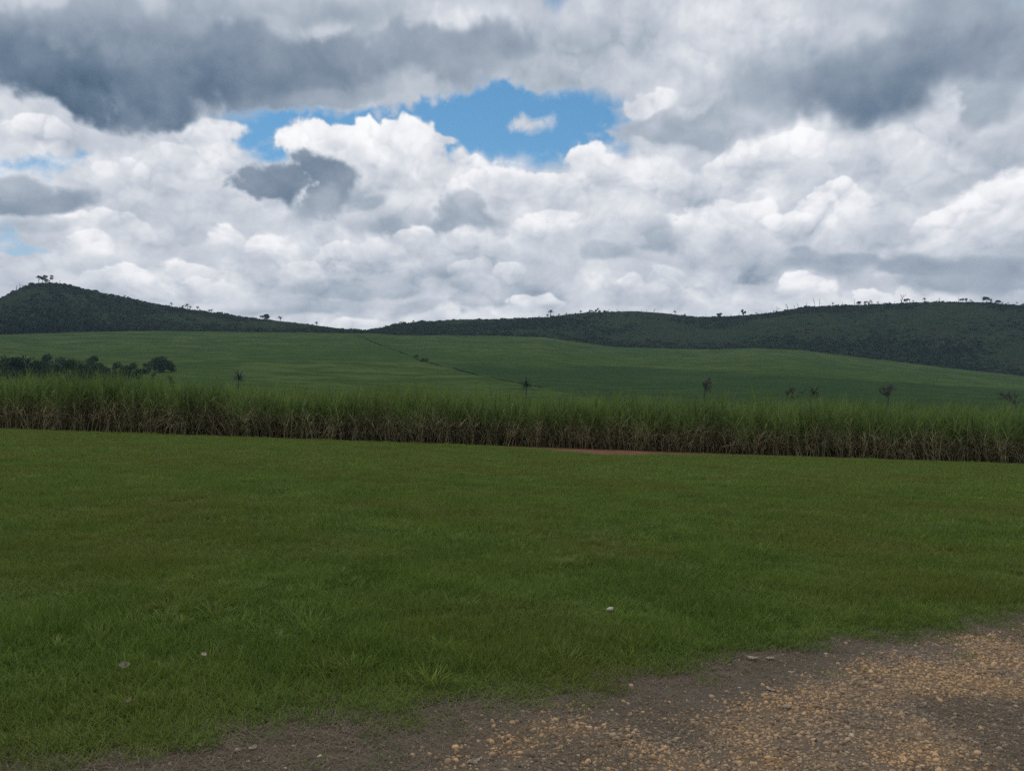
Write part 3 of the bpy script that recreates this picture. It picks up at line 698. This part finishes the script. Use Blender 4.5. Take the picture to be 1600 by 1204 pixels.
instancer('sugar_cane', np.column_stack([x, y, lawn_z(x, y)-.04]), np.column_stack([RNG.normal(0, .12, n), RNG.normal(0, .16, n), RNG.uniform(0, 6.28, n)]), np.column_stack([RNG.uniform(.8, 1.3, n), RNG.uniform(.8, 1.3, n), hs]),
          RNG.integers(0, len(clumps), n), clumps, 'dense stand of tall sugar cane, green above and straw brown below', 'sugar cane')

# ---- scrub over the hills
def scrub_clump(seed, mat, tall=.55, nl=46):
    rng = np.random.default_rng(seed); g = Geo()
    for k in range(4):
        c = rng.uniform(-.5, .5, 3)*np.array([1, 1, .3])+np.array([0, 0, tall*.55]); leaves(g, c, np.array([.5, .5, tall*.6])*rng.uniform(.6, 1, 1), nl//4, .26, rng)
    return g.build('scrub_clump', mat, link=False)
sk = [scrub_clump(500+i, M['scrub']) for i in range(5)]
N0 = 80000
az = RNG.uniform(-.72, .72, N0); d = np.sqrt(RNG.uniform((D_TOP+3)**2, 1420**2, N0)); x, y = d*np.sin(az), d*np.cos(az)
cl = noise2(x, y, .012, 120, 4)
kp = RNG.random(N0) < .45+.5*smooth(-.2, .4, cl); x, y, d, az = x[kp], y[kp], d[kp], az[kp]; n = len(x)
dr = np.abs(d-ridge_d(az)); s = RNG.lognormal(.5, .40, n)*(.45+.55*smooth(10, 90, dr)); s = np.clip(s, .5, 5)
zr = land_z(x, y)
instancer('scrub', np.column_stack([x, y, zr-.3]), np.column_stack([x*0, x*0, RNG.uniform(0, 6.28, n)]), np.column_stack([s*1.25, s*1.25, s]), RNG.integers(0, 5, n), sk,
          'low dark scrub covering the far hills', 'scrub')
# wooded foot of the pointed hill
wk = [scrub_clump(520+i, M['wood'], 1.5, 120) for i in range(4)]
N0 = 1500
uu = RNG.uniform(-160, 250, N0); d = RNG.uniform(856, 960, N0)
kp = d < 860+95*smooth(190, 60, uu)*(.55+.45*np.sin(uu*.05)**2)+25*RNG.random(N0)*smooth(250, 120, uu); uu, d = uu[kp], d[kp]; n = len(d)
az = az_of_u(uu); x, y = d*np.sin(az), d*np.cos(az); s = RNG.uniform(3.5, 7.5, n)*(.5+.5*smooth(240, 60, uu))
instancer('woodland', np.column_stack([x, y, land_z(x, y)-.5]), np.column_stack([x*0, x*0, RNG.uniform(0, 6.28, n)]), np.column_stack([s*.7, s*.7, s*1.2]), RNG.integers(0, 4, n), wk,
          'dark belt of woodland along the foot of the pointed hill', 'woodland')

# ================================================================ trees, one by one
def palm_meshes(seed, fronds=17, drop=1.0, size=1.0):
    """unit-height palm: trunk and crown meshes"""
    rng = np.random.default_rng(seed); g = Geo()
    lean = rng.uniform(-.06, .06, 2); ts = np.linspace(0, 1, 6)
    P = np.column_stack([lean[0]*ts**2, lean[1]*ts**2, ts*.86]); tube(g, P, np.linspace(.042, .030, 6), 7)
    tr = g.build('trunk', M['bark'], link=False)
    g = Geo(); top = P[-1]
    b = np.repeat(top[None], fronds, 0)
    a = np.arange(fronds)*2.4+rng.uniform(-.2, .2, fronds)
    strips(g, b, a, rng.uniform(.34, .46, fronds)*size, .10/size**.6, rng.uniform(.1, 1.5, fronds), rng.uniform(.9, 1.8, fronds)*drop, 6, rng.uniform(0, 1, fronds), rng=rng, taper=2.2)
    # leaflets hanging from each frond
    for k in range(fronds):
        m = 9; t = np.linspace(.25, .95, m); L = .36*size; th0 = .5+.9*(k/fronds); hx = np.cos(a[k]); hy = np.sin(a[k])
        pr = L*t; q = np.column_stack([top[0]+hx*pr*np.sin(th0), top[1]+hy*pr*np.sin(th0), top[2]+pr*np.cos(th0)-pr**2*1.4])
        strips(g, q, rng.uniform(0, 6.28, m), .10, .022, 1.6, 1.0, 2, rng.uniform(0, 1, m), rng=rng)
    leaves(g, top+np.array([0, 0, -.01]), (.05, .05, .05), 14, .03, rng)
    return [('trunk', tr.data), ('crown', g.build('crown', M['palm'], link=False).data)]
def bare_meshes(seed, fork=.45, spread=.5, depth=4, leafy=0, kids=(2, 4), thick=.036, twigs=0):
    rng = np.random.default_rng(seed); gt = Geo(); gl = [Geo(), Geo(), Geo()]; tips = []
    def limb(p, d, L, r, k, b=0):
        n = 4; pts = [p]; rad = [r]
        for i in range(n):
            d = d+rng.normal(0, .10, 3); d = d/np.linalg.norm(d); p = p+d*L/n; pts.append(p); rad.append(r*(1-.45*(i+1)/n))
        tube(gt if k == 0 else gl[b], pts, rad, 6 if k == 0 else 4)
        if k < depth:
            for j in range(rng.integers(*kids) if k else 3):
                e = d+rng.normal(0, spread, 3)*np.array([1, 1, .5]); e /= np.linalg.norm(e)
                q = pts[-1] if j == 0 or k == 0 and j < 2 else pts[rng.integers(2, n)]
                limb(np.array(q), e, L*rng.uniform(.5, .75)*(1 if k else (1-fork)/fork*.62), rad[-1]*.8, k+1, b if k else j)
        else:
            tips.append(p)
            if twigs:
                m = twigs; q = np.repeat(p[None], m, 0)-d*L*rng.uniform(0, .8, (m, 1))
                strips(gl[b], q, rng.uniform(0, 6.28, m), rng.uniform(.06, .16, m), .009, rng.uniform(.1, .9, m), rng.uniform(-.3, .3, m), 2, 0., rng=rng)
    limb(np.zeros(3), np.array([rng.normal(0, .06), rng.normal(0, .06), 1.]), fork, thick, 0)
    tp = np.array(tips); h = max(q[:, 2].max() for b in gl for q in b.v)
    res = [('trunk', gt, M['bark'])]+[('branch', b, M['bark']) for b in gl]
    if leafy:
        gc = Geo()
        for c in tp[rng.permutation(len(tp))[:leafy]]: leaves(gc, c, (.14, .14, .07), 34, .036, rng)
        res.append(('crown', gc, M['wood']))
    out = []
    for nm, g, mt in res:
        g.v = [q/h for q in g.v]; out.append((nm, g.build(nm, mt, link=False).data))
    return out
def round_meshes(seed, trunk=.35, wide=.42, nb=9):
    rng = np.random.default_rng(seed); g = Geo()
    ts = np.linspace(0, 1, 4); tube(g, np.column_stack([.03*ts, .02*ts, ts*(trunk+.3)]), np.linspace(.035, .018, 4), 7)
    for k in range(4):
        a = rng.uniform(0, 6.28); tube(g, [(.02, .01, trunk), (.02+.2*np.cos(a)*wide*2, .2*np.sin(a)*wide*2, trunk+.28)], [.016, .007], 4)
    t = g.build('trunk', M['bark'], link=False); g = Geo()
    for k in range(nb):
        c = rng.normal(size=3); c /= np.linalg.norm(c); c = c*np.array([wide*.62, wide*.62, (1-trunk)*.32])+np.array([0, 0, trunk+(1-trunk)*.48])
        leaves(g, c, np.array([.46, .46, .34])*wide*rng.uniform(.7, 1.15), 110, .042, rng)
    return [('trunk', t.data), ('crown', g.build('crown', M['wood'], link=False).data)]
KINDS = {
    'palm': ('palm_tree', 'palm', [palm_meshes(600+i) for i in range(4)]),
    'bare': ('bare_tree', 'tree', [bare_meshes(620+i, spread=.42) for i in range(4)]),
    'snag': ('dead_trunk', 'tree', [bare_meshes(640+i, fork=.72, spread=.30, depth=2, thick=.042) for i in range(4)]),
    'flat': ('spreading_tree', 'tree', [bare_meshes(660+i, fork=.5, spread=.75, depth=3, leafy=16) for i in range(4)]),
    'round': ('round_tree', 'tree', [round_meshes(680+i) for i in range(4)]),
    'bush': ('bush', 'bush', [round_meshes(700+i, trunk=.02, wide=.60, nb=12) for i in range(5)]),
    'dead': ('bare_bush', 'bush', [bare_meshes(720+i, fork=.34, spread=.27, depth=4, kids=(3, 4), thick=.022, twigs=4) for i in range(4)]),
    'fan': ('palm_tree', 'palm', [palm_meshes(740+i, 40, .62, 2.0) for i in range(3)]),
}
CNT = {}
def plant(kind, x, y, z, h, label, group=None, width=1.0):
    nm, cat, var = KINDS[kind]; i = CNT.get(kind, 0); CNT[kind] = i+1
    o = bpy.data.objects.new(nm, None); COL.objects.link(o); o.empty_display_size = .5
    o.location = (x, y, z); o.rotation_euler = (0, 0, RNG.uniform(0, 6.28)); o.scale = (h*width, h*width, h)
    tag(o, label, cat, group)
    for pn, me in var[i % len(var)]:
        c = bpy.data.objects.new(pn, me); COL.objects.link(c); c.parent = o
    return o
def at_ridge(u, back=6.0):
    a = float(az_of_u(u)); d = float(ridge_d(a))-back; x, y = d*math.sin(a), d*math.cos(a)
    return x, y, float(land_z(np.array([x]), np.array([y]))[0])-.4, 1.15*y/F
HILL_TREES = [  # column, kind, height in photo pixels, width factor, own label
 (60, 'flat', 12, .85, 'spreading tree on the steep-slope side of the clump on the pointed hilltop'), (66, 'bare', 12, .9, 'thin bare tree in the middle of the clump on the pointed hilltop'),
 (71, 'flat', 13, .9, 'spreading tree beside the thin bare one in the clump on the pointed hilltop'), (76.5, 'flat', 13, .9, 'spreading tree on the long-slope side of the clump on the pointed hilltop'),
 (95, 'snag', 8, 1, 'lone dead trunk beside the hilltop tree clump, at the top of the long slope'),
 (26, 'snag', 10, 1, None), (32, 'snag', 11, 1, None), (40, 'palm', 5, 1, None), (45.5, 'palm', 6, 1, None),
 (153, 'snag', 5, 1, None), (156, 'snag', 4, 1, None), (168, 'snag', 6, 1, None), (186, 'snag', 6, 1, None), (191, 'snag', 5, 1, None), (195, 'palm', 6, 1, None), (210, 'snag', 5, 1, None), (247, 'palm', 4, 1, None),
 (268, 'palm', 9, 1, None), (286, 'palm', 8, 1, None), (293, 'palm', 11, 1, None), (297, 'palm', 9, 1, None), (308, 'palm', 10, 1, None), (312, 'palm', 7, 1, None), (327, 'palm', 8, 1, None), (330, 'palm', 9, 1, None),
 (399, 'dead', 7, 1, 'small bare shrub beside the lone round tree on the hill shoulder'), (414, 'round', 13.5, 1.25, 'lone dark round-crowned tree on the low shoulder of the pointed hill'),
 (438, 'palm', 12, 1.1, 'palm standing alone next to the round-crowned tree on the hill shoulder'), (495, 'palm', 12, .8, 'palm rising from the dark bushes where the pointed hill runs out')]
for u, k, h, w, lb in HILL_TREES:
    x, y, z, m = at_ridge(u)
    gl = {'palm': ('slender dark palm on the long slope of the pointed hill', 'palms on the pointed hill'), 'snag': ('thin dead trunk on the skyline of the pointed hill', 'dead trunks on the pointed hill')}.get(k)
    if lb: plant(k, x, y, z, h*m, lb, width=w)
    else: plant(k, x, y, z, h*m, gl[0], gl[1], w)
for u in (467, 471, 476, 480, 483, 487, 490, 494, 497):
    x, y, z, m = at_ridge(u); plant('bush', x, y, z, RNG.uniform(4.0, 6.5)*m, 'dark bush in the row where the pointed hill runs out', 'bushes at the end of the pointed hill')
RIDGE_TREES = {
 'snag': [(599, 6), (625, 5), (640, 6), (651, 5), (663, 6), (681, 6), (700, 5), (895, 7), (944, 7), (951, 9), (974, 7), (985, 5), (1002, 8), (1010, 8), (1033, 5), (1065, 6), (1089, 6), (1136, 7), (1154, 8), (1174, 5), (1197, 8), (1242, 9), (1247, 10),
          (1259, 9), (1316, 8), (1381, 6), (1397, 7), (1469, 10), (1480, 5)],
 'palm': [(618, 7), (646, 8), (711, 6), (843, 7), (855, 9), (860, 14), (873, 7), (885, 7), (907, 8), (956, 5), (1055, 9), (1182, 6), (1203, 5), (1209, 6), (1297, 5), (1302, 7), (1371, 6), (1390, 5), (1421, 8), (1427, 6), (1444, 9), (1567, 5), (1575, 5), (1589, 6), (1599, 6)],
 'bare': [(628, 6), (685, 7), (696, 8), (965, 9), (1021, 12), (1103, 9), (1141, 8), (1214, 12), (1231, 14), (1334, 13), (1407, 17), (1498, 11)],
 'flat': [(658, 7), (670, 6), (923, 8), (935, 10), (1121, 7), (1126, 8), (1353, 7), (1358, 8), (1418, 8), (1505, 7), (1510, 7), (1518, 6), (1535, 9), (1541, 9), (1547, 7)],
 'round': [(632, 5), (918, 7), (929, 8), (784, 7), (1042, 4), (1070, 7), (1162, 13), (1342, 8), (1560, 9)],
 'bush': [(708, 4), (755, 4), (760, 3), (1113, 4), (1130, 4), (1049, 4), (1365, 4), (1555, 4), (1285, 3)]}
RL = {'snag': 'thin dead trunk on the crest of the long ridge', 'palm': 'small palm on the crest of the long ridge', 'bare': 'leafless branching tree on the crest of the long ridge',
      'flat': 'small spreading flat-topped tree on the crest of the long ridge', 'round': 'small round-crowned tree on the crest of the long ridge', 'bush': 'low bush on the crest of the long ridge'}
OWN = {860: 'tallest palm on the low part of the long ridge near the diagonal track', 1021: 'forked bare tree alone on the middle knoll of the long ridge', 1162: 'tall dark narrow-crowned tree in the saddle of the long ridge', 1407: 'tallest forked bare tree on the high crest of the long ridge'}
for k, lst in RIDGE_TREES.items():
    for u, h in lst:
        x, y, z, m = at_ridge(u, RNG.uniform(2, 12))
        if u in OWN: plant(k, x, y, z, h*m, OWN[u], width=.7 if u == 1162 else 1)
        else: plant(k, x, y, z, h*m, RL[k], RL[k].split(' on ')[0]+' along the long ridge crest')
for u, h in ((1273, 17), (1280, 17)):
    x, y, z, m = at_ridge(u); plant('bare', x, y, z, h*m, width=.55, label='one of a pair of tall forked dead trunks at the step of the long ridge', group='pair of tall dead trunks')
# gully thicket below the pointed hill
THICKET = [(5, 545, 340), (25, 550, 345), (45, 552, 350), (70, 546, 380), (75, 541, 400), (98, 547, 385), (112, 556, 360), (130, 552, 375), (148, 540, 390), (152, 552, 355), (165, 556, 365), (185, 560, 360), (205, 557, 370), (228, 558, 375), (250, 555, 390), (256, 553, 395), (268, 557, 395),
           (10, 565, 320), (38, 568, 318), (60, 562, 330), (85, 566, 322), (105, 572, 312), (128, 570, 318), (150, 560, 330), (172, 572, 320), (195, 573, 322), (216, 570, 330), (240, 569, 338), (30, 580, 300), (75, 582, 298), (118, 583, 300), (155, 578, 305), (-20, 550, 345), (-45, 555, 340), (-15, 570, 315)]
THICKET = [(u, v+RNG.uniform(-2, 5), d) for u, v, d in THICKET]+[(RNG.uniform(-40, 275), None, RNG.uniform(285, 405)) for _ in range(40)]
for u, v, d in THICKET:
    a = float(az_of_u(u)); x, y = d*math.sin(a), d*math.cos(a); z = float(land_z(np.array([x]), np.array([y]))[0])
    if v is None and d > 300+100*smooth(280, 60, u)+30: continue
    h = EYE+y*(HOR-v)/F-z if v else RNG.uniform(1.6, 3.6); h = min(max(h, 1.8), 9.0)*RNG.uniform(.62, 1.05)
    size, lb = ('tall', 'tall dark bush standing out of the gully thicket below the pointed hill') if h > 6 else ('middling', 'middling dark bush in the body of the gully thicket below the pointed hill') if h > 3.2 else ('low', 'low scrubby bush among taller ones in the gully thicket below the pointed hill')
    plant('bush', x, y, z-.3, h+.3, lb, size+' bushes of the gully thicket', RNG.uniform(.55, 1.15))
# plants whose tops show over the cane
for k, u, top, d, w, lb in [('fan', 372, 574, 255, .9, 'dark bushy palm top rising behind the tall cane below the hill gully'), ('fan', 822, 587, 255, .85, 'small dark palm top rising behind the cane at the foot of the field track'),
        ('dead', 1100, 586, 250, 1.3, 'tallest bare twiggy bush showing above the cane'), ('dead', 1226, 602, 250, 1.7, 'low bare twiggy bush above the cane beside the small palm'), ('fan', 1272, 601, 255, 1.1, 'small palm top above the cane between two bare bushes'),
        ('dead', 1395, 597, 250, 1.5, 'wide bare twiggy bush above the cane beyond the small palm'), ('dead', 1592, 607, 250, 1.4, 'bare twiggy bush above the cane at its far lower end')]:
    a = float(az_of_u(u)); x, y = d*math.sin(a), d*math.cos(a); z = float(land_z(np.array([x]), np.array([y]))[0])
    hh = EYE+y*(HOR-top)/F-z+.2
    plant(k, x, y, z-.2, hh*(.66 if k == 'fan' else 1), lb, width=w)
# narrow track down the field
tv = np.linspace(522.5, 606, 60); tu = np.interp(tv, [520, 525, 545, 565, 585, 603, 640], [545, 562, 610, 664, 745, 835, 980])
tx, ty = [], []
for u_, v_ in zip(tu, tv):
    a = float(az_of_u(u_)); dd = np.linspace(245, D_TOP-2, 700); zz_ = land_z(dd*math.sin(a), dd*math.cos(a)); vv = HOR-F*(zz_-EYE)/(dd*math.cos(a))
    k = int(np.argmin(np.abs(vv-v_))); tx.append(dd[k]*math.sin(a)); ty.append(dd[k]*math.cos(a))
tx, ty = np.array(tx), np.array(ty)
for _ in range(6): tx[1:-1] = (tx[:-2]+tx[2:]+2*tx[1:-1])/4; ty[1:-1] = (ty[:-2]+ty[2:]+2*ty[1:-1])/4
tx = tx+2.2*noise2(tx, ty, .02, 131)
wd = .95+1.0*noise2(tx, ty, .04, 130)
V = np.concatenate([np.column_stack([tx-wd, ty, land_z(tx-wd, ty)+.55]), np.column_stack([tx+wd, ty, land_z(tx+wd, ty)+.55])])
i = np.arange(59); tag(mesh_obj('field_track', V, [np.stack([i, i+60, i+61, i+1], -1)], M['track'], smooth_sh=True), kind='structure')
for u, v in ((648, 560), (660, 563.5), (668, 565)):
    k = int(np.argmin(np.abs(tv-v))); plant('bush', tx[k]+1, ty[k]-2, float(land_z(np.array([tx[k]]), np.array([ty[k]]))[0]), RNG.uniform(1.6, 2.4), 'small dark bush beside the track down the green field', 'bushes by the field track', 1.4)

# ================================================================ litter one can pick out
def leaf_mesh(seed, curl):
    rng = np.random.default_rng(seed); g = Geo(); n = 7
    t = np.linspace(0, 1, n); w = .30*np.sin(np.pi*np.clip(t*.92+.05, 0, 1))**.8*(1+rng.normal(0, .08, n)); x = t-.5; z = curl*(t-.5)**2+.03
    v = []
    for i in range(n): v += [(x[i], -w[i], z[i]+curl*.5*w[i]+rng.normal(0, .02)), (x[i], 0, z[i]-.02), (x[i], w[i], z[i]+curl*.6*w[i]+rng.normal(0, .02))]
    q = []
    for i in range(n-1): q += [(3*i, 3*i+3, 3*i+4, 3*i+1), (3*i+1, 3*i+4, 3*i+5, 3*i+2)]
    g.add(v, q); tube(g, [(-.5, 0, z[0]-.02), (-.72, .05, z[0])], [.018, .012], 4)
    return g.build('dry_leaf', M['leaf'], link=False).data
LM = [leaf_mesh(800+i, c) for i, c in enumerate((.35, .7, 1.1, .5))]
SM = []
for i in range(3):
    v, f = pebble(820+i); SM.append(mesh_obj('pale_stone', v, [f], M['stone'], link=False, smooth_sh=False).data)
def litter(kind, u, v, size, label, group=None, lift=0.0, tilt=0.0):
    x, y = on_lawn(u, v); x, y = float(x), float(y)
    i = CNT.get(kind, 0); CNT[kind] = i+1
    me = (LM if kind == 'dry_leaf' else SM)[i % (4 if kind == 'dry_leaf' else 3)]
    o = bpy.data.objects.new(kind, me); COL.objects.link(o)
    o.location = (x, y, float(lawn_z(x, y))-.008+lift+(size*.25 if kind == 'pale_stone' else .006)); o.rotation_euler = (tilt, 0, RNG.uniform(0, 6.28)); o.scale = (size,)*3
    tag(o, label, 'leaf' if kind == 'dry_leaf' else 'stone', group)
for u, v, s in ((1300, 997, .10), (1395, 995, .10), (1175, 1030, .13), (1203, 1028, .11), (1245, 1020, .07), (1205, 1078, .10), (1228, 1106, .11), (1360, 1012, .06)):
    litter('dry_leaf', u, v, s*.62, 'pale dry leaf lying on the bare verge by the gravel', 'dry leaves on the verge')
for u, v, s in ((318, 1163, .09), (372, 1172, .07), (395, 1170, .08)):
    litter('dry_leaf', u, v, s*.65, 'pale dry leaf at the narrow edge of the lawn and bare soil', 'dry leaves at the lawn edge')
litter('dry_leaf', 1540, 1190, .07, 'grey dry leaf lying on the ochre gravel')
litter('dry_leaf', 740, 1189, .07, 'dry leaf where the ochre gravel begins beside bare soil')
for u, v, s, t in ((195, 1052, .06, 1.1), (205, 1110, .055, 1.0), (318, 1036, .06, .3)):
    litter('dry_leaf', u, v, s, 'pale dry leaf caught upright in the lawn grass', 'leaves caught in the grass', .055, t)
litter('pale_stone', 953, 960, .035, 'single pale stone showing in the lawn grass', lift=.05)
for u, v, s in ((500, 1180, .018), (511, 1186, .014), (388, 1187, .014), (612, 1190, .012), (412, 1187, .010)):
    litter('pale_stone', u, v, s, 'pale rounded pebble on bare soil beside the lawn edge', 'pebbles on the bare soil')
for u, v, s in ((1102, 1035, .020), (1290, 1021, .020), (1235, 1049, .019), (1135, 1120, .017), (980, 1098, .017), (1410, 1006, .018), (1430, 1008, .022), (1155, 1073, .014)):
    litter('pale_stone', u, v, s, 'pale stone on the brown verge between gravel and lawn', 'pale stones on the verge')
litter('pale_stone', 1331, 1148, .024, 'small white stone chip standing on the worn gravel')

# ================================================================ the air
hz = bpy.data.materials.new('haze'); hz.use_nodes = True; nt = hz.node_tree; nt.nodes.clear()
vo = nt.nodes.new('ShaderNodeVolumePrincipled'); mo = nt.nodes.new('ShaderNodeOutputMaterial')
vo.inputs['Color'].default_value = (.54, .74, 1.0, 1); vo.inputs['Density'].default_value = 1.0e-4; vo.inputs['Anisotropy'].default_value = .1
nt.links.new(vo.outputs[0], mo.inputs['Volume'])
X0, Z0, Z1 = 3400.0, -48.0, 275.0
hv = [(x, y, z) for z in (Z0, Z1) for x, y in ((-X0, -X0), (X0, -X0), (X0, X0), (-X0, X0))]
tag(mesh_obj('haze', hv, [np.array([(0, 3, 2, 1), (4, 5, 6, 7), (0, 1, 5, 4), (1, 2, 6, 5), (2, 3, 7, 6), (3, 0, 4, 7)])], hz), 'thin bluish haze in the air over the valley', 'haze', kind='stuff')
